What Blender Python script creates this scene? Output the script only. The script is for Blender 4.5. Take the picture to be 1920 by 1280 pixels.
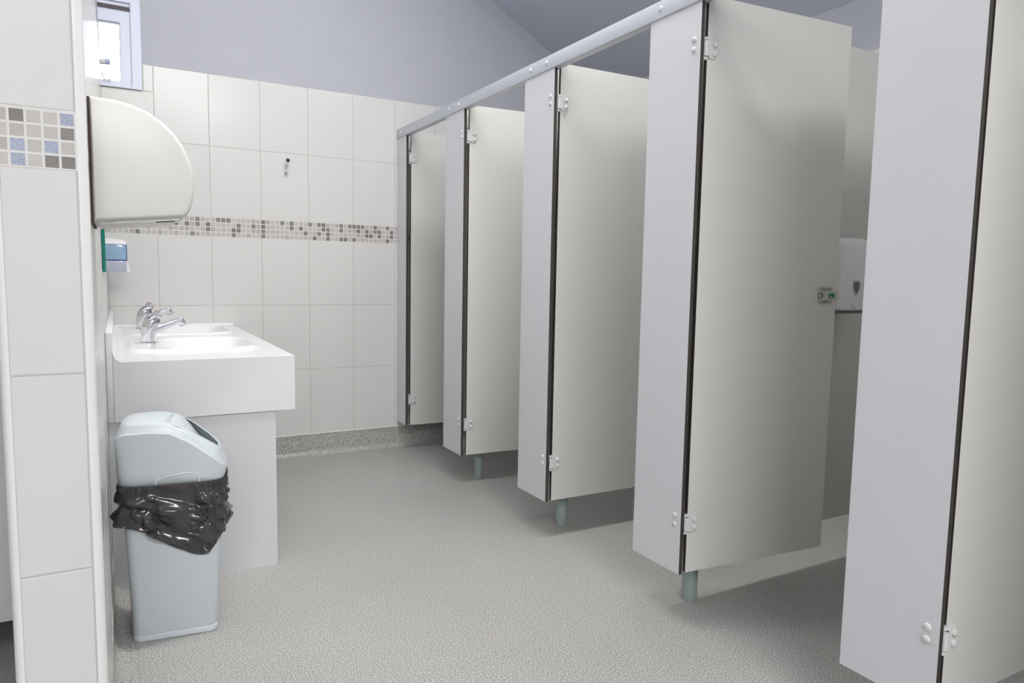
import bpy, bmesh, math, random
from mathutils import Vector, Matrix, noise
random.seed(7)
scn = bpy.context.scene
for o in list(bpy.data.objects): bpy.data.objects.remove(o)
col = scn.collection
PI = math.pi

# ------------------------------------------------------------------ camera
CAM_H, F_PX = 1.055, 1316.0
YAW, PITCH, ROLL = 0.513058, 0.0954238, 0.0178284
cd = bpy.data.cameras.new('camera'); cam = bpy.data.objects.new('camera', cd); col.objects.link(cam)
fw = Vector((math.sin(YAW)*math.cos(PITCH), math.cos(YAW)*math.cos(PITCH), -math.sin(PITCH)))
ri = Vector((math.cos(YAW), -math.sin(YAW), 0)); up = ri.cross(fw)
ri, up = ri*math.cos(ROLL)+up*math.sin(ROLL), up*math.cos(ROLL)-ri*math.sin(ROLL)
cam.matrix_world = Matrix(((ri.x, up.x, -fw.x, 0), (ri.y, up.y, -fw.y, 0), (ri.z, up.z, -fw.z, CAM_H), (0, 0, 0, 1)))
cd.sensor_width = 36; cd.lens = F_PX*36/1920; cd.clip_start = 0.02
scn.camera = cam

# ------------------------------------------------------------------ sky and exposure
w = bpy.data.worlds.new('overcast_sky'); scn.world = w; w.use_nodes = True
bg = w.node_tree.nodes['Background']; bg.inputs[0].default_value = (0.86, 0.92, 1.0, 1); bg.inputs[1].default_value = 7.0
LAMP_A, LAMP_B, LAMP_C, LAMP_D = 54.0, 136.0, 76.0, 32.0          # emission of the ceiling lamp diffusers
scn.view_settings.view_transform = 'Standard'; scn.view_settings.look = 'None'
scn.view_settings.gamma = 1; scn.view_settings.use_curve_mapping = False
scn.view_settings.exposure = 0.16

# ------------------------------------------------------------------ materials
def lin(r, g, b):
    f = lambda c: (c/255/12.92) if c/255 <= .04045 else ((c/255+.055)/1.055)**2.4
    return (f(r), f(g), f(b), 1)
def mat(name, rgb, rough=.5, metal=0, spec=.5, vary=0, noise_scale=0, noise_amt=0, bump=0, bump_scale=200, coat=0, trans=0, emit=0):
    m = bpy.data.materials.new(name); m.use_nodes = True; nt = m.node_tree; N = nt.nodes; L = nt.links
    b = N['Principled BSDF']; c = lin(*rgb)
    b.inputs['Base Color'].default_value = c; b.inputs['Roughness'].default_value = rough
    b.inputs['Metallic'].default_value = metal; b.inputs['Specular IOR Level'].default_value = spec
    b.inputs['Coat Weight'].default_value = coat; b.inputs['Coat Roughness'].default_value = .08
    b.inputs['Transmission Weight'].default_value = trans
    if emit:
        b.inputs['Emission Color'].default_value = c; b.inputs['Emission Strength'].default_value = emit
    tc = N.new('ShaderNodeTexCoord')
    if vary or noise_amt:
        hs = N.new('ShaderNodeHueSaturation'); hs.inputs['Color'].default_value = c; L.new(hs.outputs[0], b.inputs['Base Color'])
        val = N.new('ShaderNodeMath'); val.operation = 'ADD'; val.inputs[0].default_value = 1.0; val.inputs[1].default_value = 0
        L.new(val.outputs[0], hs.inputs['Value'])
        if vary:
            oi = N.new('ShaderNodeObjectInfo'); mr = N.new('ShaderNodeMapRange'); L.new(oi.outputs['Random'], mr.inputs[0])
            mr.inputs[3].default_value = -vary; mr.inputs[4].default_value = vary; L.new(mr.outputs[0], val.inputs[1])
        if noise_amt:
            n = N.new('ShaderNodeTexNoise'); n.inputs['Scale'].default_value = noise_scale; n.inputs['Detail'].default_value = 3
            L.new(tc.outputs['Object'], n.inputs['Vector']); mr2 = N.new('ShaderNodeMapRange'); L.new(n.outputs[0], mr2.inputs[0])
            mr2.inputs[1].default_value = .3; mr2.inputs[2].default_value = .7
            mr2.inputs[3].default_value = 1-noise_amt; mr2.inputs[4].default_value = 1+noise_amt; L.new(mr2.outputs[0], val.inputs[0])
    if bump:
        n = N.new('ShaderNodeTexNoise'); n.inputs['Scale'].default_value = bump_scale; n.inputs['Detail'].default_value = 2
        L.new(tc.outputs['Object'], n.inputs['Vector']); bp = N.new('ShaderNodeBump'); bp.inputs['Strength'].default_value = bump
        bp.inputs['Distance'].default_value = .002; L.new(n.outputs[0], bp.inputs['Height']); L.new(bp.outputs[0], b.inputs['Normal'])
    return m
M = {}
M['tile'] = mat('white_ceramic', (215, 214, 211), .22, spec=.4, vary=.012, noise_scale=3, noise_amt=.01, bump=.08, bump_scale=9)
M['grout'] = mat('grout', (188, 187, 184), .8, noise_scale=60, noise_amt=.04)
M['paint'] = mat('lavender_paint', (180, 182, 190), .7, noise_scale=6, noise_amt=.015, bump=.05, bump_scale=150)
M['ceilpaint'] = mat('ceiling_paint', (206, 210, 224), .75, noise_scale=4, noise_amt=.015, bump=.05, bump_scale=150)
M['mosaic_grout'] = mat('mosaic_grout', (218, 217, 213), .8, noise_scale=60, noise_amt=.03)
M['trim'] = mat('white_trim', (232, 232, 230), .3, noise_scale=8, noise_amt=.01)
M['chip_light'] = mat('mosaic_light', (186, 183, 178), .3, vary=.06, noise_scale=90, noise_amt=.02)
M['chip_mid'] = mat('mosaic_mid', (174, 169, 165), .3, vary=.06, noise_scale=90, noise_amt=.03)
M['chip_dark'] = mat('mosaic_dark', (128, 125, 121), .25, vary=.12, noise_scale=90, noise_amt=.05)
M['chip_glass'] = mat('mosaic_glass', (170, 177, 194), .05, metal=.2, vary=.1, noise_scale=220, noise_amt=.2, bump=.4, bump_scale=150)
M['pilaster'] = mat('pale_laminate', (215, 214, 217), .42, noise_scale=4, noise_amt=.006, bump=.04, bump_scale=500)
M['door'] = mat('warm_grey_laminate', (211, 210, 205), .45, noise_scale=500, noise_amt=.02, bump=.08, bump_scale=420)
M['core'] = mat('dark_laminate_core', (62, 58, 55), .5, noise_scale=80, noise_amt=.1)
M['rail'] = mat('anodised_rail', (203, 207, 215), .4, metal=.15, noise_scale=30, noise_amt=.01)
M['nylon'] = mat('white_nylon', (210, 210, 209), .35, noise_scale=40, noise_amt=.01)
M['leg'] = mat('grey_green_leg', (160, 174, 171), .32, metal=.15, noise_scale=30, noise_amt=.03)
M['counter'] = mat('white_solid_surface', (238, 238, 239), .18, noise_scale=5, noise_amt=.005)
M['apron'] = mat('white_apron', (228, 228, 230), .3, noise_scale=5, noise_amt=.005)
M['panel'] = mat('vanity_panel', (214, 214, 216), .4, noise_scale=5, noise_amt=.008)
M['chrome'] = mat('chrome', (225, 226, 228), .07, metal=1, noise_scale=20, noise_amt=.01)
M['red'] = mat('red_dot', (196, 60, 60), .3, noise_scale=50, noise_amt=.02)
M['dryer'] = mat('cream_enamel', (219, 218, 213), .42, noise_scale=9, noise_amt=.006)
M['gapshade'] = mat('dryer_gap_shade', (66, 46, 48), .7, noise_scale=60, noise_amt=.2)  # shade of the gap behind the hand dryer, put in as dark colour
M['black'] = mat('black_void', (28, 28, 28), .5, noise_scale=60, noise_amt=.1)
M['bin'] = mat('pale_blue_plastic', (203, 211, 216), .33, noise_scale=14, noise_amt=.012, bump=.04, bump_scale=300)
M['bag'] = mat('black_polythene', (56, 54, 53), .15, noise_scale=30, noise_amt=.1, bump=.25, bump_scale=28, spec=.7)
M['upvc'] = mat('upvc_white', (212, 217, 232), .3, noise_scale=20, noise_amt=.006)
M['vent'] = mat('vent_grey', (118, 112, 112), .6, noise_scale=160, noise_amt=.2)
M['lilac'] = mat('lilac_cap', (176, 178, 214), .35, noise_scale=40, noise_amt=.02)
M['blue'] = mat('blue_soap', (160, 192, 222), .1, noise_scale=12, noise_amt=.05, trans=.25)
M['lilacplastic'] = mat('frosted_lilac_plastic', (196, 198, 216), .15, noise_scale=12, noise_amt=.02, trans=.25)
M['navy'] = mat('navy_edge', (34, 44, 128), .2, noise_scale=40, noise_amt=.05)
M['mirror'] = mat('mirror_silver', (236, 240, 238), .01, metal=1, noise_scale=5, noise_amt=.004)
M['glassedge'] = mat('green_glass_edge', (16, 120, 108), .08, noise_scale=40, noise_amt=.2)
M['lock'] = mat('satin_grey_lock', (184, 186, 178), .4, metal=.2, noise_scale=60, noise_amt=.02)
M['locktext'] = mat('lock_lettering', (70, 76, 70), .5, noise_scale=60, noise_amt=.05)
M['green'] = mat('green_indicator', (8, 112, 70), .25, noise_scale=60, noise_amt=.05)
M['whitemark'] = mat('white_mark', (226, 232, 228), .4, noise_scale=60, noise_amt=.01)
M['roll'] = mat('white_abs', (236, 236, 238), .22, noise_scale=12, noise_amt=.006)
M['smoke'] = mat('smoked_window', (148, 146, 148), .12, noise_scale=30, noise_amt=.05)
M['smokedark'] = mat('smoked_window_dark', (104, 101, 104), .12, noise_scale=30, noise_amt=.05)
M['lampbody'] = mat('lamp_body', (230, 230, 230), .4, noise_scale=12, noise_amt=.01)
M['weld'] = mat('weld_seam', (160, 159, 154), .6, noise_scale=300, noise_amt=.08)
def floor_mat():
    m = bpy.data.materials.new('speckled_vinyl'); m.use_nodes = True; N = m.node_tree.nodes; L = m.node_tree.links; b = N['Principled BSDF']
    tc = N.new('ShaderNodeTexCoord')
    n1 = N.new('ShaderNodeTexNoise'); n1.inputs['Scale'].default_value = 265; n1.inputs['Detail'].default_value = 2
    n2 = N.new('ShaderNodeTexNoise'); n2.inputs['Scale'].default_value = 2.2; n2.inputs['Detail'].default_value = 3
    v = N.new('ShaderNodeTexVoronoi'); v.inputs['Scale'].default_value = 190
    for n in (n1, n2, v): L.new(tc.outputs['Object'], n.inputs['Vector'])
    r = N.new('ShaderNodeValToRGB'); L.new(n1.outputs[0], r.inputs[0])
    e = r.color_ramp.elements; e[0].position = .37; e[0].color = lin(128, 126, 121); e[1].position = .63; e[1].color = lin(208, 207, 204)
    r2 = N.new('ShaderNodeValToRGB'); L.new(v.outputs['Distance'], r2.inputs[0]); e = r2.color_ramp.elements
    e[0].position = .10; e[0].color = (.42, .41, .4, 1); e[1].position = .26; e[1].color = (1, 1, 1, 1)
    mx = N.new('ShaderNodeMix'); mx.data_type = 'RGBA'; mx.blend_type = 'MULTIPLY'; mx.inputs[0].default_value = .42
    L.new(r.outputs[0], mx.inputs[6]); L.new(r2.outputs[0], mx.inputs[7])
    r3 = N.new('ShaderNodeValToRGB'); L.new(n2.outputs[0], r3.inputs[0]); e = r3.color_ramp.elements
    e[0].position = .3; e[0].color = (.93, .93, .92, 1); e[1].position = .7; e[1].color = (1, 1, 1, 1)
    mx2 = N.new('ShaderNodeMix'); mx2.data_type = 'RGBA'; mx2.blend_type = 'MULTIPLY'; mx2.inputs[0].default_value = 1
    L.new(mx.outputs[2], mx2.inputs[6]); L.new(r3.outputs[0], mx2.inputs[7]); L.new(mx2.outputs[2], b.inputs['Base Color'])
    b.inputs['Roughness'].default_value = .33; b.inputs['Specular IOR Level'].default_value = .45
    return m
M['floor'] = floor_mat()
def pane_mat():
    m = bpy.data.materials.new('window_glass'); m.use_nodes = True; N = m.node_tree.nodes; L = m.node_tree.links
    N.remove(N['Principled BSDF']); t = N.new('ShaderNodeBsdfTransparent'); t.inputs[0].default_value = (.95, .97, .98, 1)
    g = N.new('ShaderNodeBsdfGlossy'); g.inputs['Roughness'].default_value = .02; fr = N.new('ShaderNodeFresnel'); fr.inputs[0].default_value = 1.45
    mx = N.new('ShaderNodeMixShader'); L.new(fr.outputs[0], mx.inputs[0]); L.new(t.outputs[0], mx.inputs[1]); L.new(g.outputs[0], mx.inputs[2])
    L.new(mx.outputs[0], N['Material Output'].inputs[0]); return m
M['pane'] = pane_mat()

# ------------------------------------------------------------------ helpers
def link(name, me, parent=None, loc=None, rot=None):
    o = bpy.data.objects.new(name, me); col.objects.link(o)
    if parent: o.parent = parent
    if loc is not None: o.location = loc
    if rot is not None: o.rotation_euler = rot
    return o
def tag(o, label=None, cat=None, group=None, kind=None):
    if label: o['label'] = label
    if cat: o['category'] = cat
    if group: o['group'] = group
    if kind: o['kind'] = kind
    return o
def struct(o): o['kind'] = 'structure'; return o
def empty(name, loc, rz=0): return link(name, None, None, loc, (0, 0, rz))
def mesh(name, bm, mats, smooth=False, axis=None):
    """bm -> mesh; axis: faces whose normal is along it take slot 0, the others slot 1 (the laminate's dark core)"""
    bm.normal_update(); me = bpy.data.meshes.new(name)
    for f in bm.faces:
        f.smooth = smooth
        if axis is not None: f.material_index = 0 if abs(f.normal[axis]) > .8 else 1
    bm.to_mesh(me); bm.free()
    for m in (mats if isinstance(mats, (list, tuple)) else [mats]): me.materials.append(M[m])
    if smooth: me.set_sharp_from_angle(angle=math.radians(40))
    return me
def box(bm, x0, x1, y0, y1, z0, z1):
    v = [bm.verts.new(p) for p in ((x0,y0,z0),(x1,y0,z0),(x1,y1,z0),(x0,y1,z0),(x0,y0,z1),(x1,y0,z1),(x1,y1,z1),(x0,y1,z1))]
    for f in ((3,2,1,0),(4,5,6,7),(0,1,5,4),(1,2,6,5),(2,3,7,6),(3,0,4,7)): bm.faces.new([v[i] for i in f])
    return v
def bbox(x0, x1, y0, y1, z0, z1, bev=0, seg=2):
    bm = bmesh.new(); box(bm, x0, x1, y0, y1, z0, z1)
    if bev: bmesh.ops.bevel(bm, geom=bm.edges[:], offset=bev, segments=seg, affect='EDGES', profile=.5)
    return bm
def prism(bm, pts, ax, a, b):
    """polygon pts in the two other axes, extruded along axis ax from a to b"""
    def P(u, v, t): return {0: (t, u, v), 1: (u, t, v), 2: (u, v, t)}[ax]
    A = [bm.verts.new(P(u, v, a)) for u, v in pts]; B = [bm.verts.new(P(u, v, b)) for u, v in pts]; n = len(pts)
    bm.faces.new(A[::-1]); bm.faces.new(B)
    for i in range(n): bm.faces.new((A[i], A[(i+1) % n], B[(i+1) % n], B[i]))
    bmesh.ops.recalc_face_normals(bm, faces=bm.faces[:])
def loft(bm, rings, cap=True):
    R = [[bm.verts.new(p) for p in r] for r in rings]; n = len(R[0])
    for a, b in zip(R, R[1:]):
        for i in range(n): bm.faces.new((a[i], a[(i+1) % n], b[(i+1) % n], b[i]))
    if cap: bm.faces.new(R[0][::-1]); bm.faces.new(R[-1])
    bmesh.ops.recalc_face_normals(bm, faces=bm.faces[:])
def tube(bm, pts, rad, seg=14, flat=1.0):
    pts = [Vector(p) for p in pts]; rings = []
    for i, p in enumerate(pts):
        t = (pts[min(i+1, len(pts)-1)]-pts[max(i-1, 0)]).normalized()
        s = t.cross(Vector((0, 1, 0)));  s = s if s.length > .1 else t.cross(Vector((1, 0, 0)))
        s.normalize(); u = s.cross(t); r = rad[i] if isinstance(rad, (list, tuple)) else rad
        rings.append([p+s*r*math.cos(2*PI*k/seg)+u*r*flat*math.sin(2*PI*k/seg) for k in range(seg)])
    loft(bm, rings)
def lathe(bm, prof, c=(0, 0, 0), axis=2, seg=20):
    rings = []
    for r, t in prof:
        ring = []
        for k in range(seg):
            a, b = max(r, 1e-4)*math.cos(2*PI*k/seg), max(r, 1e-4)*math.sin(2*PI*k/seg)
            p = {2: (a, b, t), 0: (t, a, b), 1: (a, t, b)}[axis]; ring.append((p[0]+c[0], p[1]+c[1], p[2]+c[2]))
        rings.append(ring)
    loft(bm, rings)
def dome(bm, c, r, hgt, axis=0, sgn=-1, seg=14):
    lathe(bm, [(r, 0), (r, sgn*hgt*.35), (r*.85, sgn*hgt*.75), (r*.45, sgn*hgt), (.0005, sgn*hgt)], c, axis, seg)
def rrect(w, d, r, n=6):
    """rounded rectangle outline centred on 0"""
    out = []
    for cx, cy, a0 in ((w/2-r, d/2-r, 0), (-w/2+r, d/2-r, PI/2), (-w/2+r, -d/2+r, PI), (w/2-r, -d/2+r, 1.5*PI)):
        for k in range(n+1):
            a = a0+k*PI/2/n; out.append((cx+r*math.cos(a), cy+r*math.sin(a)))
    return out
_cache = {}
def tile_mesh(w, h, t, inset, m, name):
    """a tile lying in the local xz plane, its glazed face towards local -y"""
    key = (round(w, 4), round(h, 4), t, m)
    if key not in _cache:
        bm = bmesh.new(); i = inset
        A = [bm.verts.new(p) for p in ((0,0,0),(w,0,0),(w,0,h),(0,0,h))]
        B = [bm.verts.new(p) for p in ((0,-t*.55,0),(w,-t*.55,0),(w,-t*.55,h),(0,-t*.55,h))]
        C = [bm.verts.new(p) for p in ((i,-t,i),(w-i,-t,i),(w-i,-t,h-i),(i,-t,h-i))]
        for P, Q in ((A, B), (B, C)):
            for k in range(4): bm.faces.new((P[k], P[(k+1) % 4], Q[(k+1) % 4], Q[k]))
        bm.faces.new(C)
        _cache[key] = mesh(name, bm, m)
    return _cache[key]

# ------------------------------------------------------------------ room dimensions
XL, XR, YB, YF = -0.038, 2.888, 4.0, -4.2            # tiled faces of left, right, back, front walls
XLL = -3.108; RIDGE_X = -0.11; SLOPE = 0.5383; EAVE = 2.285
NIB_Y = 1.475; NIB_X0 = -0.182
TT = .002                                             # tiles stand this far proud of the grout
def ceil_z(x): return EAVE+SLOPE*(XR-RIDGE_X) - SLOPE*abs(x-RIDGE_X)
ROWS = [(.131, .499), (.499, .863), (.863, 1.223), (1.323, 1.687), (1.687, 2.049)]
MOS = (1.223, 1.323); MOD = .2515; G = .0027
WIN = (XL, .140, 1.925, 2.345)                        # window opening

floor = struct(link('floor', mesh('floor', bbox(XLL-.1, XR+.1, YF-.1, YB+.1, -.08, 0), 'floor')))
bm = bmesh.new(); box(bm, .0185, .0215, -1.7, 2.6, .0, .0006)
link('weld_seam', mesh('weld_seam', bm, 'weld'), floor)

def gable(bm, x0, x1, z0, y0, y1):
    pts = [(x0, z0), (x1, z0), (x1, ceil_z(x1))]
    if x0 < RIDGE_X < x1: pts.append((RIDGE_X, ceil_z(RIDGE_X)))
    prism(bm, pts+[(x0, ceil_z(x0))], 1, y0, y1)
bm = bmesh.new(); y0, y1 = YB+TT, YB+.25
box(bm, XLL-.1, XR+.1, y0, y1, 0, WIN[2]); gable(bm, WIN[1], XR+.1, WIN[2], y0, y1); gable(bm, XLL-.1, WIN[0], WIN[2], y0, y1)
gable(bm, WIN[0], WIN[1], WIN[3], y0, y1)
wall_back = struct(link('wall_back', mesh('wall_back', bm, 'paint')))
bm = bmesh.new(); gable(bm, XLL-.1, XR+.1, 0, YF-.2, YF); struct(link('wall_front', mesh('wall_front', bm, 'paint')))
bm = bmesh.new(); box(bm, XR+TT, XR+.2, YF, YB+.1, 0, EAVE+.06); wall_right = struct(link('wall_right', mesh('wall_right', bm, 'paint')))
bm = bmesh.new(); box(bm, XLL-.2, XLL, YF, YB+.1, 0, EAVE+.06); struct(link('wall_outer', mesh('wall_outer', bm, 'paint')))
bm = bmesh.new(); prism(bm, [(NIB_X0+TT, 0), (XL-TT, 0), (XL-TT, ceil_z(XL)), (RIDGE_X, ceil_z(RIDGE_X)), (NIB_X0+TT, ceil_z(NIB_X0))], 1, NIB_Y+.0156, YB+.004)
wall_left = struct(link('wall_left', mesh('wall_left', bm, 'paint')))
bm = bmesh.new()
prism(bm, [(XR+.25, ceil_z(XR+.25)), (RIDGE_X, ceil_z(RIDGE_X)), (RIDGE_X, ceil_z(RIDGE_X)+.12), (XR+.25, ceil_z(XR+.25)+.12)], 1, YF-.25, YB+.3)
prism(bm, [(2*RIDGE_X-XR-.25, ceil_z(XR+.25)), (2*RIDGE_X-XR-.25, ceil_z(XR+.25)+.12), (RIDGE_X, ceil_z(RIDGE_X)+.12), (RIDGE_X, ceil_z(RIDGE_X))], 1, YF-.25, YB+.3)
struct(link('ceiling', mesh('ceiling', bm, 'ceilpaint')))

# grout beds (thin layer carrying the joints) and tiles
def grout(parent, bm): link('grout_bed', mesh('grout_bed', bm, 'grout'), parent)
bm = bmesh.new(); box(bm, XL, XR, YB+.0006, YB+TT+.001, .125, WIN[2]); box(bm, WIN[1]+.001, XR, YB+.0006, YB+TT+.001, WIN[2], 2.0495); grout(wall_back, bm)
bm = bmesh.new(); box(bm, XL-TT-.001, XL-.0006, NIB_Y+.0155, YB, .125, 2.0495); grout(wall_left, bm)
bm = bmesh.new(); box(bm, NIB_X0+.0155, XL-.0145, NIB_Y+.0006, NIB_Y+.0158, .0, ceil_z(NIB_X0)-.05); grout(wall_left, bm)
bm = bmesh.new(); box(bm, XR+.0006, XR+TT+.001, YF, YB, .125, 2.0495); grout(wall_right, bm)

def mosaic_grout(parent, bm): link('mosaic_grout_bed', mesh('mosaic_grout_bed', bm, 'mosaic_grout'), parent)
m0, m1 = MOS[0]-.001, MOS[1]+.001
bm = bmesh.new(); box(bm, XL, XR, YB+.0003, YB+.0009, m0, m1); mosaic_grout(wall_back, bm)
bm = bmesh.new(); box(bm, XL-.0009, XL-.0003, NIB_Y+.0155, YB, m0, m1); mosaic_grout(wall_left, bm)
bm = bmesh.new(); box(bm, NIB_X0+.0155, XL-.0145, NIB_Y+.0003, NIB_Y+.0009, m0, m1); mosaic_grout(wall_left, bm)

def put_tile(parent, a, b, z0, z1, place, m='tile', name='tile', inset=.0014, g=G, t=TT):
    """place(u) -> (location, rotation z) for a tile that starts at u"""
    me = tile_mesh(b-a-g, z1-z0-g, t, inset, m, name); loc, rz = place(a+g/2)
    return link(name, me, parent, (loc[0], loc[1], z0+g/2), (0, 0, rz))
back_at = lambda u: ((u, YB+TT), 0)
left_at = lambda u: ((XL-TT, u), PI/2)
right_at = lambda u: ((XR+TT, u), -PI/2)
nib_at = lambda u: ((u, NIB_Y+TT), 0)
edges = [XL]+[.1885+MOD*k for k in range(11)]+[XR]
for z0, z1 in ROWS:
    for a, b in zip(edges, edges[1:]):
        if a < WIN[1] and z1 > WIN[2]:
            put_tile(wall_back, a, b, z0, WIN[2]-.004, back_at); put_tile(wall_back, WIN[1]+.004, b, WIN[2]-.004, z1, back_at)
        else: put_tile(wall_back, a, b, z0, z1, back_at)
ly = [NIB_Y+.0155]+[4.0-MOD*k for k in range(9, -1, -1)]
for z0, z1 in ROWS:
    for a, b in zip(ly, ly[1:]): put_tile(wall_left, a, b, z0, z1, left_at)
ry = [4.0-MOD*k for k in range(16)]
for z0, z1 in ROWS+[MOS]:
    for a, b in zip(ry[1:], ry): put_tile(wall_right, b, b+(b-a), z0, z1, lambda u, a=a, b=b: ((XR+TT, 2*b-u), -PI/2))
for z0, z1 in [(0, .131)]+ROWS: put_tile(wall_left, NIB_X0+.0145, XL-.0165, z0, z1, nib_at)
# mosaic border: 25 mm chips in four rows
def chip_kind(r):
    return 'chip_light' if r < .56 else 'chip_mid' if r < .76 else 'chip_dark'
NC = 62
for i in range(NC):
    for j in range(4):
        put_tile(wall_back, XL+.025*i, XL+.025*(i+1), MOS[0]+.025*j, MOS[0]+.025*(j+1), back_at, chip_kind(random.random()), 'mosaic_tile', .001, .0024)
def chip_sheet(parent, name, n, at, axis):
    bm = bmesh.new()
    for i in range(n):
        for j in range(4):
            u, z = at+.025*i*(1 if axis == 'x' else -1), MOS[0]+.025*j
            k = {'chip_light': 0, 'chip_mid': 1, 'chip_dark': 2}[chip_kind(random.random())]; nf = len(bm.faces)
            if axis == 'x': box(bm, u+.0012, u+.0238, YB, YB+TT, z+.0012, z+.0238)
            else: box(bm, XL-TT, XL, u-.0238, u-.0012, z+.0012, z+.0238)
            bm.faces.ensure_lookup_table()
            for f in bm.faces[nf:]: f.material_index = k
    o = link(name, mesh(name, bm, ['chip_light', 'chip_mid', 'chip_dark']), parent); o['kind'] = 'stuff'
chip_sheet(wall_back, 'mosaic_tiles', int((XR-XL-.025*NC)/.025), XL+.025*NC, 'x')
chip_sheet(wall_left, 'mosaic_tiles', 100, YB, 'y')
# the five columns of the border that show on the end of the partition wall, bottom row first
nibmap = ['LGLDD', 'MGLGL', 'LMLLD', 'MDLLG']
for j, row in enumerate(nibmap):
    for i, ch in enumerate(row):
        b = XL-.0165-.0243*(4-i); a = b-.0243
        if i == 0: a = NIB_X0+.0145
        put_tile(wall_left, a, b, MOS[0]+.0245*j, MOS[0]+.0245*(j+1), nib_at, {'L': 'chip_light', 'M': 'chip_mid', 'D': 'chip_dark', 'G': 'chip_glass'}[ch], 'mosaic_tile', .0011, .0026)
# quarter-round corner trims of the partition wall end
def quarter(cx, sx):
    r = .0155; pts = [(cx, NIB_Y+r)]+[(cx+sx*r*math.sin(a), NIB_Y+r-r*math.cos(a)) for a in [k*PI/2/8 for k in range(9)]]
    b = bmesh.new(); prism(b, pts, 2, 0, ceil_z(XL)-.05); return mesh('corner_trim', b, 'trim', True)
struct(link('trim_1', quarter(XL-.0152, 1))); struct(link('trim_2', quarter(NIB_X0+.0155, -1)))

# coved vinyl skirtings
def cove(r, top, t):
    pts = [(0, 0), (0, top), (t, top)]+[(t+r-r*math.cos(a), r-r*math.sin(a)+.0004) for a in [k*PI/2/8 for k in range(9)]]+[(t+r, 0)]
    return pts
b = bmesh.new(); prism(b, [(YB+.0005-u, v) for u, v in cove(.035, .124, .003)], 0, XL, XR); struct(link('baseboard_back', mesh('baseboard_back', b, 'floor', True)))
b = bmesh.new(); prism(b, [(YB-u, v) for u, v in ((-.002, .124), (-.002, .131), (.005, .131), (.005, .124))], 0, XL, XR); struct(link('trim_3', mesh('tile_edge_trim', b, 'trim')))
b = bmesh.new(); prism(b, [(XL-.0005+u, v) for u, v in cove(.042, .126, .003)], 1, NIB_Y+.016, YB); struct(link('baseboard_left', mesh('baseboard_left', b, 'floor', True)))
b = bmesh.new(); prism(b, [(XR+.0005-u, v) for u, v in cove(.035, .124, .003)], 1, YF, YB); struct(link('baseboard_right', mesh('baseboard_right', b, 'floor', True)))

# ------------------------------------------------------------------ window
x0, x1, z0, z1 = WIN
b = bmesh.new()
for a in ((x1-.042, x1, z0+.012, z1-.02), (x0, x1, z0, z0+.012), (x0, x1, z1-.02, z1)): box(b, a[0], a[1], YB-.006, YB+.2, a[2], a[3])
win = struct(link('window_1', mesh('window_1', b, 'upvc')))
xi = x1-.042
b = bmesh.new()
for a in ((xi-.047, xi, z0+.012, z1-.02), (x0, xi-.047, z0+.012, z0+.026), (x0, xi-.047, 2.229, z1-.02)): box(b, a[0], a[1], YB+.004, YB+.06, a[2], a[3])
link('window_frame', mesh('window_frame', b, 'upvc'), win)
link('pane', mesh('pane', bbox(x0, xi-.045, YB+.034, YB+.038, z0+.024, 2.231), 'pane'), win)
b = bmesh.new()
for a in ((xi-.0492, xi-.0472, z0+.026, 2.229), (x0, xi-.0492, z0+.0262, z0+.0282), (x0, xi-.0492, 2.2268, 2.2288)): box(b, a[0], a[1], YB+.006, YB+.034, a[2], a[3])
link('pane_gasket', mesh('pane_gasket', b, 'vent'), win)
b = bmesh.new(); box(b, x0, xi-.002, YB-.002, YB+.0038, 2.288, 2.306)
for k in range(6): box(b, x0+.001, xi-.003, YB-.005, YB-.002, 2.2885+.003*k, 2.2899+.003*k)
link('trickle_vent', mesh('trickle_vent', b, 'vent'), win)
link('window_sill', mesh('window_sill', bbox(x0, x1+.002, YB-.012, YB-.0062, z0-.004, z0+.004, .0015), 'upvc'), win)
b = bmesh.new(); tube(b, [(XL+.001, YB-.022, 2.027), (-.013, YB-.026, 2.029)], .0125); h_ = link('handle', mesh('handle', b, 'nylon', True), win)
b = bmesh.new(); tube(b, [(-.0135, YB-.024, 2.030), (.002, YB-.026, 2.031), (.006, YB-.026, 2.031)], [.0138, .0138, .009]); link('handle_end', mesh('handle_end', b, 'lilac', True), h_)
b = bmesh.new(); tube(b, [(-.030, YB+.012, 1.990), (-.028, YB-.006, 1.965), (-.02, YB-.016, 1.950), (-.008, YB-.018, 1.947), (.004, YB-.014, 1.953), (.008, YB-.008, 1.959)], .0032, 8)
link('window_stay', mesh('window_stay', b, 'nylon', True), win)

# ------------------------------------------------------------------ toilet cubicles
XF, TP = 1.461, .013                                   # front face of the row, panel thickness
ZB, ZT = .155, 1.831
PIL = [(3.856, 3.997), (3.092, 3.306), (2.302, 2.523), (1.537, 1.756), (.770, .990), (-.01, .22)]
ANG = [-3.0, -4.0, -1.0, -5.2, -1.0]
pil_label = ['narrow pale cubicle pilaster standing against the tiled back wall', 'second pale cubicle pilaster from the tiled back wall',
             'third pale cubicle pilaster from the tiled back wall, middle of the row', 'fourth pale cubicle pilaster, left of the door with the green lock indicator',
             'nearest wide pale cubicle pilaster at the right of the photo', 'pale cubicle pilaster at the near end of the row']
door_label = ['open grey cubicle door farthest away, next to the tiled back wall', 'second open grey cubicle door from the tiled back wall',
              'third open grey cubicle door from the tiled back wall', 'large open grey cubicle door with the green lock indicator', 'nearest open grey cubicle door cut by the right edge']
part_label = ['grey dividing panel on a leg behind the second door from the back wall', 'grey dividing panel on a leg behind the third door from the back wall',
              'grey dividing panel on a leg carrying the white toilet roll dispenser', 'grey dividing panel behind the nearest pilaster', 'grey end panel closing the near end of the cubicle row']
HZ = (1.705, .309)                                     # hinge heights
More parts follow.
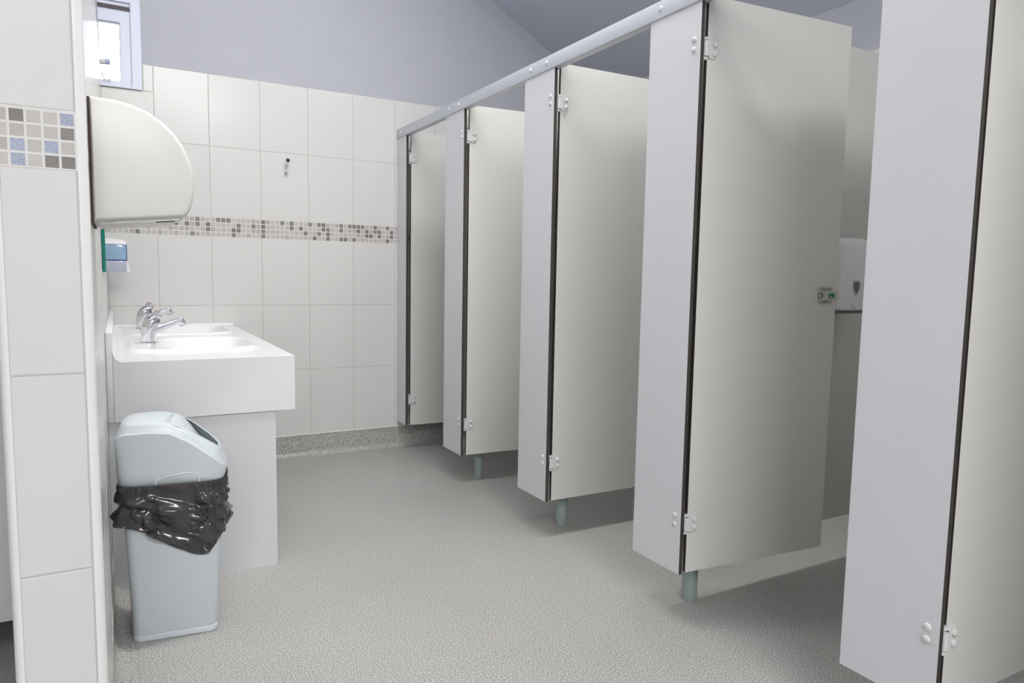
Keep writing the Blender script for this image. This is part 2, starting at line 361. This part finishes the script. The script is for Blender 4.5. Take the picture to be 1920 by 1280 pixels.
cap = bmesh.new(); dome(cap, (0, 0, 0), .0085, .005, 0, -1); cap_me = mesh('bolt_cap', cap, 'nylon', True)
cap2 = bmesh.new(); dome(cap2, (0, 0, 0), .0088, .006, 1, -1); hcap_me = mesh('hinge_cap', cap2, 'nylon', True)
def make_pilaster(i):
    ya, yb = PIL[i]; o = empty('cubicle_pilaster', (XF, (ya+yb)/2, 0)); hw = (yb-ya)/2
    tag(o, pil_label[i], 'pilaster', 'pilasters of the cubicle row')
    link('panel', mesh('pilaster_panel', bbox(0, TP, -hw, hw, ZB, ZT), ['pilaster', 'core'], axis=0), o)
    for hz in HZ:
        for dz in (-.0135, .0135): link('bolt_cap', cap_me, o, (0, -hw+.026, hz+dz+.012))
    return o
pils = [make_pilaster(i) for i in range(6)]
b = bmesh.new()                                        # wall channel plate seen on the narrow pilaster
prism(b, [(.055+u*.6, v) for u, v in rrect(.03, .07, .012)], 0, -.0022, .0); fp_me = mesh('fixing_plate', b, 'rail')
for hz in HZ: link('fixing_plate', fp_me, pils[0], (0, 0, hz))
# hinge: plate on the door, knuckle in the gap
def hinge_mesh():
    b = bmesh.new(); pts = rrect(.036, .052, .009, 4); prism(b, [(u+.016, v) for u, v in pts], 1, -.004, 0)
    lathe(b, [(.0075, -.021), (.0075, .021)], (-.006, -.0015, 0), 2, 14); box(b, -.006, .004, -.009, -.003, -.021, .021)
    return mesh('hinge', b, 'nylon', True)
def pin_mesh():
    b = bmesh.new()
    for s in (-1, 1): lathe(b, [(.0062, s*.0235), (.0062, s*.031)], (-.006, 0, 0), 2, 12); box(b, -.014, -.006, -.003, .004, s*.027-.004, s*.027+.004)
    return mesh('hinge_pin', b, 'nylon', True)
hm, pm = hinge_mesh(), pin_mesh()
DW = .566
door_me = mesh('door_panel', bbox(0, DW, 0, TP, ZB, 1.853), ['door', 'core'], axis=1)
def lock_parts(o):
    lx, lz = DW-.050, 1.004
    b = bmesh.new(); prism(b, [(lx+u, lz+v) for u, v in rrect(.056, .056, .010, 4)], 1, -.005, 0); lk = link('lock', mesh('lock_plate', b, 'lock'), o)
    bm = bbox(lx-.031, lx+.037, -.022, -.004, lz-.0145, lz+.0145, .003); link('lock_body', mesh('lock_body', bm, 'lock', True), lk)
    b = bmesh.new(); prism(b, [(lx+.006+u, lz+v) for u, v in rrect(.024, .014, .0055, 4)], 1, -.0232, -.022); link('indicator', mesh('indicator', b, 'green'), lk)
    b = bmesh.new(); box(b, lx-.003, lx+.006, -.0236, -.0231, lz-.002, lz-.0005); box(b, lx+.005, lx+.009, -.0236, -.0231, lz-.004, lz-.0025); link('indicator_mark', mesh('indicator_mark', b, 'whitemark'), lk)
    b = bmesh.new(); lathe(b, [(.0085, -.0018), (.0085, 0)], (lx-.0312, -.013, lz), 0, 16); es = link('emergency_slot', mesh('emergency_slot', b, 'black'), lk)
    b = bmesh.new(); lathe(b, [(.0062, -.0024), (.0062, -.001)], (lx-.0312, -.013, lz), 0, 16); link('slot_face', mesh('slot_face', b, 'lock'), es)
    b = bmesh.new(); rng = random.Random(3)
    for zc, xs, n in ((lz+.0205, lx-.019, 13), (lz-.0205, lx-.014, 9)):
        x = xs
        for k in range(n):
            wd = .0012+.001*rng.random(); box(b, x, x+wd, -.0053, -.0049, zc-.0016, zc+.0016); x += wd+.0009+(.004 if k == 7 else 0)
    link('lock_lettering', mesh('lock_lettering', b, 'locktext'), lk)
def make_door(i):
    o = empty('cubicle_door', (XF+.031, PIL[i][0]+.005, 0), math.radians(ANG[i])); tag(o, door_label[i], 'door', 'open doors of the cubicle row')
    link('panel', door_me, o)
    for hz in HZ:
        h = link('hinge', hm, o, (0, 0, hz)); link('hinge_pin', pm, h)
        for dz in (-.0125, .0125): link('hinge_cap', hcap_me, h, (.024, -.004, dz))
    lock_parts(o); return o
doors = [make_door(i) for i in range(5)]
leg_bm = bmesh.new(); lathe(leg_bm, [(.0245, 0), (.0255, .004), (.0255, .108), (.024, .113), (.0205, .115)], seg=28); leg_me = mesh('leg', leg_bm, 'leg', True)
col_bm = bmesh.new(); lathe(col_bm, [(.0205, .115), (.0205, .166)], seg=24); col_me = mesh('leg_collar', col_bm, 'leg', True)
PY = [3.199, 2.413, 1.647, .88, .105]
for i, y in enumerate(PY):
    o = empty('cubicle_partition', (XF+TP, y, 0)); tag(o, part_label[i], 'partition', 'dividing panels between the cubicles')
    link('panel', mesh('partition_panel', bbox(.001, XR-XF-TP-.0005, -TP/2, TP/2, .165, 1.868), ['door', 'core'], axis=1), o)
    l = link('leg', leg_me, o, (.142, 0, 0)); link('leg_collar', col_me, l)
b = bbox(XF-.006, XF+.030, -.012, YB-.003, ZT+.0005, ZT+.052, .003, 2)
rail = link('head_rail', mesh('head_rail', b, 'rail', True)); tag(rail, 'long pale metal head rail running along the top of the cubicles', 'rail')
rb = bmesh.new(); dome(rb, (0, 0, 0), .0095, .005, 0, -1); rb_me = mesh('rail_bolt', rb, 'nylon', True)
for i, (ya, yb) in enumerate(PIL):
    for y in ((ya+.05, yb-.05) if i else ((ya+yb)/2,)): link('rail_bolt', rb_me, rail, (XF-.006, y, ZT+.027))
# panel of a cubicle in the neighbouring room, seen past the partition wall's end
o = empty('side_cubicle_panel', (-.95, 2.11, 0)); tag(o, 'grey cubicle panel behind the partition wall end at the left edge', 'partition')
link('panel', mesh('side_panel', bbox(-.65, NIB_X0+.95-.002, 0, TP, .155, 1.853), ['door', 'core'], axis=1), o)
link('leg', leg_me, o, (-.4, .03, 0)); link('leg_collar', col_me, o, (-.4, .03, 0))

# toilet roll dispenser on the third dividing panel
o = empty('toilet_roll_dispenser', (2.205, 1.647-TP/2, .953)); tag(o, 'white plastic toilet roll dispenser with small smoked window inside the cubicle', 'dispenser')
W2, D2, H2 = .200, .118, .24
def rd_ring(z, s, dz=0):
    pts = rrect(W2*s, D2*2*s, .055*s, 8); return [(u, min(v, 0), z+dz*(1-(u/(W2/2))**2)) for u, v in pts]
b = bmesh.new(); loft(b, [rd_ring(0, .96), rd_ring(.006, 1), rd_ring(H2-.03, 1), rd_ring(H2-.018, .985, .006), rd_ring(H2-.008, .94, .008), rd_ring(H2-.002, .85, .010)])
bd = link('body', mesh('dispenser_body', b, 'roll', True), o)
drop = [(.0, .017), (.012, .016), (.017, .006), (.013, -.012), (.004, -.026), (0, -.028), (-.004, -.026), (-.013, -.012), (-.017, .006), (-.012, .016)]
b = bmesh.new(); prism(b, [(u*1.15, .082+v*1.12) for u, v in drop], 1, -D2-.0015, -D2+.002); link('window_rim', mesh('window_rim', b, 'smoke'), o)
b = bmesh.new(); prism(b, [(u*.82, .082+v*.82) for u, v in drop], 1, -D2-.0022, -D2-.001); link('window', mesh('viewing_window', b, 'smokedark'), o)
b = bmesh.new(); tube(b, [(-.018, -D2, .024), (-.014, -D2, .012), (-.004, -D2, .006), (.006, -D2, .006)], .0012, 6); link('thumb_notch', mesh('thumb_notch', b, 'smoke', True), o)
b = bmesh.new(); box(b, -.085, .085, -.1, -.004, -.012, .001); link('outlet', mesh('outlet', b, 'smokedark'), o)

# ------------------------------------------------------------------ vanity unit
VY0, VX1, VZ, AZ = 2.532, .542, .755, .563
v = empty('vanity_unit', (0, VY0, 0)); tag(v, 'white double basin vanity counter with deep apron against the left wall', 'vanity unit')
BAS = [3.035, 3.735]
def sup(x, y, cx, cy, a, bb, n): return (abs((x-cx)/a)**n+abs((y-cy)/bb)**n)**(1/n)
def sstep(a, bb, t): t = min(1, max(0, (t-a)/(bb-a))); return t*t*(3-2*t)
UP, FR = .095, .030                                    # upstand height above counter, fillet radius
def top_z(x, y, basin=True):
    z = VZ; xw = x-(XL+.020)
    if xw < FR: z += FR-math.sqrt(max(0, FR*FR-(FR-xw)**2))
    if basin:
        for cy in BAS:
            d = sup(x, y, .252, cy, .232, .272, 5)
            z += .010*(1-sstep(.90, 1.0, d))
            d2 = sup(x, y, .300, cy, .165, .222, 4.2)
            z -= .115*(1-sstep(.42, 1.0, d2))**.55 if d2 < 1 else 0
    return z
nx, ny = 110, 270
xs = [XL+.020+(VX1-XL-.020)*i/nx for i in range(nx+1)]; ys = [VY0+(YB-.004-VY0)*j/ny for j in range(ny+1)]
b = bmesh.new(); grid = [[b.verts.new((x, y-VY0, top_z(x, y))) for y in ys] for x in xs]; bowl = bmesh.new()
for i in range(nx):
    for j in range(ny): b.faces.new((grid[i][j], grid[i+1][j], grid[i+1][j+1], grid[i][j+1]))
def skirt(line, zlow):
    lo = [b.verts.new((p.co.x, p.co.y, zlow)) for p in line]
    for k in range(len(line)-1): b.faces.new((line[k], lo[k], lo[k+1], line[k+1]))
skirt([g[0] for g in grid], VZ-.004); skirt(grid[-1], VZ-.004)
bmesh.ops.recalc_face_normals(b, faces=b.faces[:])
link('countertop', mesh('countertop', b, 'counter', True), v)
# upstand along the left wall and low lip on the back wall
b = bbox(XL+.0005, XL+.0205, 0, YB-.004-VY0, AZ, VZ+UP, .003, 2); link('upstand', mesh('upstand', b, 'counter', True), v)
b = bbox(XL+.02, VX1-.004, YB-.016-VY0, YB-.001-VY0, VZ, VZ+.016, .003, 2); link('upstand', mesh('back_upstand', b, 'counter', True), v)
b = bmesh.new(); n = 8                                # end apron: follows the fillet, then front apron
pts = [(XL+.0205, AZ), (VX1, AZ), (VX1, VZ-.0005)]+[(XL+.020+FR-FR*math.sin(a), VZ-.0005+FR-FR*math.cos(a)) for a in [k*PI/2/n for k in range(n+1)]]
prism(b, pts, 1, -.0015, .018); link('end_apron', mesh('end_apron', b, 'apron'), v)
b = bbox(VX1-.018, VX1+.0012, .019, YB-.004-VY0, AZ, VZ-.001); link('front_apron', mesh('front_apron', b, 'apron'), v)
b = bbox(XL+.001, .476, .006, .024, .0, AZ+.01); link('end_panel', mesh('end_panel', b, 'panel'), v)
b = bbox(.458, .476, .0245, YB-.006-VY0, .0, AZ+.01); link('front_panel', mesh('front_panel', b, 'panel'), v)
for cy in BAS:
    b = bmesh.new(); lathe(b, [(.028, -.02), (.028, .003), (.022, .004), (.018, .001)], (.300, cy-VY0, top_z(.300, cy)), 2, 24); link('drain', mesh('drain', b, 'chrome', True), v)
# taps
def make_tap(cy, label):
    o = empty('basin_tap', (.102, cy, top_z(.102, cy)-.0005)); tag(o, label, 'tap', 'chrome taps on the basins')
    b = bmesh.new(); lathe(b, [(.029, 0), (.029, .004), (.025, .008)], seg=24); link('base_ring', mesh('tap_base', b, 'chrome', True), o)
    b = bmesh.new(); tube(b, [(0, 0, .004), (-.002, 0, .03), (.001, 0, .055), (.010, 0, .078), (.024, 0, .094), (.034, 0, .101)], [.0235, .0262, .0285, .0285, .024, .016], 20); link('body', mesh('tap_body', b, 'chrome', True), o)
    b = bmesh.new(); rings = []
    for t, ww, hh in ((0, .019, .020), (.25, .0165, .0165), (.6, .0145, .013), (.9, .0145, .0125), (1, .014, .011)):
        c = Vector((.012, 0, .050)).lerp(Vector((.115, 0, .089)), t); ax = Vector((-.354, 0, .935))
        rings.append([c+Vector((0, u*ww*2/1.0, 0))+ax*vv*hh*2 for u, vv in rrect(1, 1, .3, 3)])
    loft(b, rings); sp = link('spout', mesh('tap_spout', b, 'chrome', True), o)
    b = bbox(-.013, .013, -.0142, .0142, -.026, .011, .004, 2); bmesh.ops.rotate(b, verts=b.verts[:], cent=(0, 0, 0), matrix=Matrix.Rotation(-.36, 3, 'Y'))
    bmesh.ops.translate(b, verts=b.verts[:], vec=(.112, 0, .090)); link('nozzle', mesh('tap_nozzle', b, 'chrome', True), sp)
    b = bmesh.new(); tube(b, [(.026, 0, .096), (.031, 0, .108), (.033, 0, .113)], [.018, .021, .020], 18); tube(b, [(.033, 0, .113), (.038, 0, .124)], [.016, .016], 18)
    h = link('push_button', mesh('push_button', b, 'chrome', True), o)
    b = bmesh.new(); tube(b, [(.038, 0, .1241), (.0386, 0, .1254)], [.006, .006], 12); link('temperature_dot', mesh('temperature_dot', b, 'red', True), h)
make_tap(BAS[0], 'chrome push tap on the nearer basin of the vanity'); make_tap(BAS[1]+.03, 'chrome push tap on the farther basin of the vanity')

# ------------------------------------------------------------------ mirror, soap dispenser, hand dryer, coat hook
o = empty('wall_mirror', (XL, 2.575, 1.040)); tag(o, 'frameless glass mirror with green edge above the vanity on the left wall', 'mirror')
b = bbox(.0015, .0105, 0, 1.0, 0, .52); link('glass', mesh('mirror_glass', b, ['mirror', 'glassedge'], axis=0), o)
o = empty('soap_dispenser', (XL+.0002, 3.80, 1.034)); tag(o, 'white soap dispenser with blue window on the left wall above the farther basin', 'dispenser')
b = bmesh.new(); prism(b, [(0, .128), (.078, .126), (.084, .130), (.083, .140), (.07, .148), (.0, .154)], 1, -.05, .05); link('lid', mesh('soap_lid', b, 'roll'), o)
link('reservoir', mesh('soap_reservoir', bbox(.002, .082, -.048, .048, .0545, .127, .003), 'blue', True), o)
link('lower_case', mesh('soap_case', bbox(.002, .081, -.048, .048, 0, .0515, .002), 'lilacplastic', True), o)
b = bmesh.new(); box(b, .0, .0835, -.0485, .0485, .0515, .0545); box(b, .0812, .0842, -.0486, .0486, .0545, .1255); link('window_edging', mesh('soap_edging', b, 'navy'), o)
b = bmesh.new(); prism(b, [(.081, .048), (.086, .047), (.098, .006), (.094, .0), (.081, .0)], 1, -.03, .03); link('push_lever', mesh('push_lever', b, 'roll'), o)

o = empty('hand_dryer', (XL, 1.565, 1.137)); tag(o, 'cream rounded hand dryer mounted high on the left wall beside the wall end', 'hand dryer')
DP, DH, DWY = .182, .237, .25
prof = [(.003, .004), (.164, .022), (.172, .034), (.1795, .060), (.182, .085), (.180, .110), (.174, .135), (.163, .160), (.147, .184), (.127, .204), (.102, .220), (.074, .231), (.045, .2365), (.003, .238)]
def inset(pr, d):
    cx, cz = .07, .11; out = []
    for x, z in pr:
        vx, vz = x-cx, z-cz; L = math.hypot(vx, vz); out.append((max(.003, x-vx/L*d), z-vz/L*d))
    return out
rings = []
for y, d in ((0, .009), (.0025, .004), (.007, .0012), (.013, 0), (DWY-.013, 0), (DWY-.006, .0015), (DWY, .009)): rings.append([(x, y, z) for x, z in inset(prof, d)])
b = bmesh.new(); loft(b, rings); link('cover', mesh('dryer_cover', b, 'dryer', True), o)
b = bmesh.new(); box(b, -.0005, .0045, .006, DWY-.006, .001, .236); link('gap_shade_strip', mesh('dryer_gap_strip', b, 'gapshade'), o)  # dark-coloured strip standing in for the shadow between dryer and wall
b = bmesh.new(); prism(b, [(.012, .0005), (.150, .0145), (.158, .021), (.012, .006)], 1, .014, DWY-.014); link('base', mesh('dryer_base', b, 'dryer'), o)
b = bmesh.new(); prism(b, [(.112, .0102), (.146, .0137), (.146, .0145), (.112, .0109)], 1, .02, .075); link('outlet', mesh('dryer_outlet', b, 'black'), o)

o = empty('coat_hook', (.822, YB, 1.600)); tag(o, 'small white coat hook with black ball tip on the tiled back wall', 'coat hook')
b = bmesh.new(); prism(b, rrect(.022, .044, .009, 4), 1, -.004, 0); link('base_plate', mesh('hook_plate', b, 'nylon'), o)
b = bmesh.new(); tube(b, [(0, -.003, .004), (.0, -.016, .014), (.002, -.026, .028), (.004, -.032, .040)], [.006, .0055, .005, .005], 10); link('upper_prong', mesh('hook_upper', b, 'nylon', True), o)
b = bmesh.new(); tube(b, [(0, -.003, -.006), (0, -.016, -.02), (0, -.03, -.022), (0, -.036, -.012)], [.006, .0055, .006, .0065], 10); link('lower_prong', mesh('hook_lower', b, 'nylon', True), o)
b = bmesh.new(); bmesh.ops.create_uvsphere(b, u_segments=14, v_segments=9, radius=.010); bmesh.ops.translate(b, verts=b.verts[:], vec=(.005, -.034, .046)); link('ball_tip', mesh('hook_ball', b, 'black', True), o)

# ------------------------------------------------------------------ bin and liner
BR = math.radians(-7)
o = empty('swing_bin', (.128, 2.225, 0), BR); tag(o, 'pale blue plastic swing-lid bin standing in front of the vanity end', 'bin')
def ring(wd, dp, r, z, cx=0, n=8): return [(u+cx, vv, z) for u, vv in rrect(wd, dp, r, n)]
BWB, BWT, BDB, BDT = .222, .262, .165, .192
b = bmesh.new()
loft(b, [ring(BWB-.006, BDB-.006, .022, .0), ring(BWB, BDB, .024, .003), ring(BWB+.001, BDB+.001, .024, .016), ring(BWB-.003, BDB-.003, .023, .019), ring(BWB, BDB, .024, .024),
         ring(BWT, BDT, .034, .44, .004)]); link('body', mesh('bin_body', b, 'bin', True), o)
LW, LD, LR, LZ = .288, .205, .045, .448
def lid_prof(t):                                        # height of the near shoulder along the lid, t = 0 left .. 1 right
    K = [(0, .585), (.04, .607), (.12, .620), (.3, .623), (.46, .621), (.56, .612), (.70, .583), (.85, .546), (.95, .515), (1, .492)]
    for (a, za), (c, zc) in zip(K, K[1:]):
        if t <= c: s = (t-a)/(c-a); return za+(zc-za)*s
    return K[-1][1]
def lid_h(x, y):
    t = (x+LW/2)/LW; q = abs(y)/(LD/2)
    z = sum(lid_prof(min(1, max(0, t+k*.025)))*wt for k, wt in ((-2, .1), (-1, .2), (0, .4), (1, .2), (2, .1)))
    z += .016*(1-q**2.2)
    edge = sup(x, y, 0, 0, LW/2, LD/2, 4.5); z -= .020*sstep(.86, 1.0, edge)
    return z
def slot_amt(x, y):
    t = (x+LW/2)/LW
    if not .50 < t < .93: return 0
    half = .074*math.sqrt(max(0, 1-((t-.56)/.37)**2)) if t > .56 else .074
    return 1 if abs(y) < half else 0
N_A, N_R = 96, 40
b = bmesh.new(); rows = []
def outline(a):
    c, s = math.cos(a), math.sin(a); n = 5.0
    return (math.copysign(abs(c)**(2/n), c)*LW/2, math.copysign(abs(s)**(2/n), s)*LD/2)
ctr = b.verts.new((0, 0, lid_h(0, 0)))
for k in range(1, N_R+1):
    s = k/N_R; rows.append([b.verts.new((outline(2*PI*i/N_A)[0]*s, outline(2*PI*i/N_A)[1]*s, lid_h(outline(2*PI*i/N_A)[0]*s, outline(2*PI*i/N_A)[1]*s))) for i in range(N_A)])
def keep(vs):
    c = sum((q.co for q in vs), Vector())/len(vs); return not slot_amt(c.x, c.y)
for i in range(N_A): b.faces.new((ctr, rows[0][i], rows[0][(i+1) % N_A]))
for r0, r1 in zip(rows, rows[1:]):
    for i in range(N_A):
        q = (r0[i], r1[i], r1[(i+1) % N_A], r0[(i+1) % N_A])
        if keep(q): b.faces.new(q)
last = rows[-1]
for f_, zf in ((.995, 0), (.985, .35), (.97, .7), (.95, 1)):
    nxt = [b.verts.new((p.co.x*(1 if zf == 0 else 1-.03*zf) if False else outline(2*PI*i/N_A)[0]*(1-.045*zf), outline(2*PI*i/N_A)[1]*(1-.02*zf), (rows[-1][i].co.z-.012)*(1-zf)+LZ*zf)) for i, p in enumerate(last)]
    for i in range(N_A): b.faces.new((last[i], nxt[i], nxt[(i+1) % N_A], last[(i+1) % N_A]))
    last = nxt
bmesh.ops.recalc_face_normals(b, faces=b.faces[:])
lid_me = mesh('bin_lid', b, 'bin', True); lid = link('lid', lid_me, o)
sm = lid.modifiers.new('wall', 'SOLIDIFY'); sm.thickness = .003; sm.offset = -1
# swing flap: curved panel that dips below the rim towards the front
b = bmesh.new(); rows = []
for i in range(25):
    t = .47+.47*i/24; x = -LW/2+LW*t; dip = .004+.062*sstep(.56, .92, t)
    rows.append([b.verts.new((x, -.086+.172*j/12, lid_h(x, (-.086+.172*j/12)*.6)-dip-.004*(abs(j-6)/6)**2)) for j in range(13)])
for r0, r1 in zip(rows, rows[1:]):
    for j in range(12): b.faces.new((r0[j], r1[j], r1[j+1], r0[j+1]))
bmesh.ops.recalc_face_normals(b, faces=b.faces[:]); link('flap', mesh('bin_flap', b, 'bin', True), lid)
b = bmesh.new()                                        # raised grip outline low on the lid's near side
gp = [(-.040, .452), (-.039, .468), (-.030, .474), (.0, .481), (.040, .485), (.062, .484), (.069, .477), (.071, .455)]
def lid_side(x, z):
    zf = min(1, max(0, (.60-z)/(.60-LZ))); return -LD/2*(1-.02*zf)*(1-abs(x/(LW/2))**5)**.2
tube(b, [(x, lid_side(x, z)-.0005, z) for x, z in gp], .0018, 8); link('grip_outline', mesh('grip_outline', b, 'bin', True), lid)

def bag_mesh():
    b = bmesh.new(); NA, NZ = 420, 60; rows = []; n = 5.0
    def hem(c, sn):                                    # the hanging edge: high at the wall side, lowest right of the middle
        z = .338-.098*sstep(-1.0, .62, c)+.05*sstep(.62, 1.0, c)
        return z+.010*noise.noise(Vector((c*2.4, sn*2, 3)))
    for k in range(NZ+1):
        s = k/NZ; r = []
        for i in range(NA):
            a = 2*PI*i/NA; c, sn = math.cos(a), math.sin(a)
            bx, by = math.copysign(abs(c)**(2/n), c), math.copysign(abs(sn)**(2/n), sn)
            z = .457+(hem(bx, sn)-.457)*s
            w0, d0 = (BWB+(BWT-BWB)*z/.44)/2, (BDB+(BDT-BDB)*z/.44)/2
            out = .009+.017*math.sin(min(1, s*1.2)*PI*.6)-.010*sstep(.93, 1.0, s)
            p = Vector((bx*w0*10+(z-.35)*9, by*d0*10, z*9-bx*w0*5))
            d, _ = noise.voronoi(p*1.05); d2, _ = noise.voronoi(p*2.3+Vector((3, 1, 7)))
            fold = .034*(d[1]-d[0])-.013+.016*(d2[1]-d2[0])-.005
            gather = .0022*math.sin(a*38+6*noise.noise(p))*(1-sstep(.05, .4, s))
            out += fold*sstep(.0, .22, s)+gather*sstep(0, .06, s)
            out = min(max(out, .0065), .042)
            r.append(b.verts.new((bx*(w0+out)+.003, by*(d0+out), z+.006*noise.noise(p*1.7)*s)))
        rows.append(r)
    for r0, r1 in zip(rows, rows[1:]):
        for i in range(NA): b.faces.new((r0[i], r0[(i+1) % NA], r1[(i+1) % NA], r1[i]))
    bmesh.ops.recalc_face_normals(b, faces=b.faces[:])
    me = mesh('bin_liner', b, 'bag', True); return me
bag = link('bin_liner', bag_mesh(), None, o.location, (0, 0, BR)); tag(bag, 'crumpled black plastic liner folded over the rim of the pale bin', 'bin liner')

# ------------------------------------------------------------------ ceiling lamps (above the frame)
def lamp(x, y, ln, strength, label):
    """long batten running down the slope of the ceiling, centred at x"""
    right = x > RIDGE_X; rot = math.atan(SLOPE)*(1 if right else -1)
    o = empty('ceiling_lamp', (x, y, ceil_z(x)-.003)); o.rotation_euler = (0, rot, 0); tag(o, label, 'ceiling lamp', 'ceiling lamps')
    link('body', mesh('lamp_body', bbox(-ln/2, ln/2, -.09, .09, -.05, 0, .004), 'lampbody'), o)
    M['lamp_'+label] = mat('lamp_diffuser', (255, 253, 250), .4, emit=strength)
    bm = bmesh.new(); prism(bm, [(-.08, -.0505), (.08, -.0505), (.07, -.075), (-.07, -.075)], 0, -ln/2+.02, ln/2-.02)
    link('diffuser', mesh('lamp_diffuser', bm, 'lamp_'+label), o)
lamp(1.30, 1.97, 1.3, LAMP_A, 'long ceiling lamp over the middle of the washroom')
lamp(.70, -1.9, 1.5, LAMP_B, 'long ceiling lamp over the near end of the washroom')
lamp(-1.0, -2.6, 1.6, LAMP_C, 'long ceiling lamp over the neighbouring room')
lamp(.35, 2.15, .9, LAMP_D, 'short ceiling lamp over the wash basins side of the room')
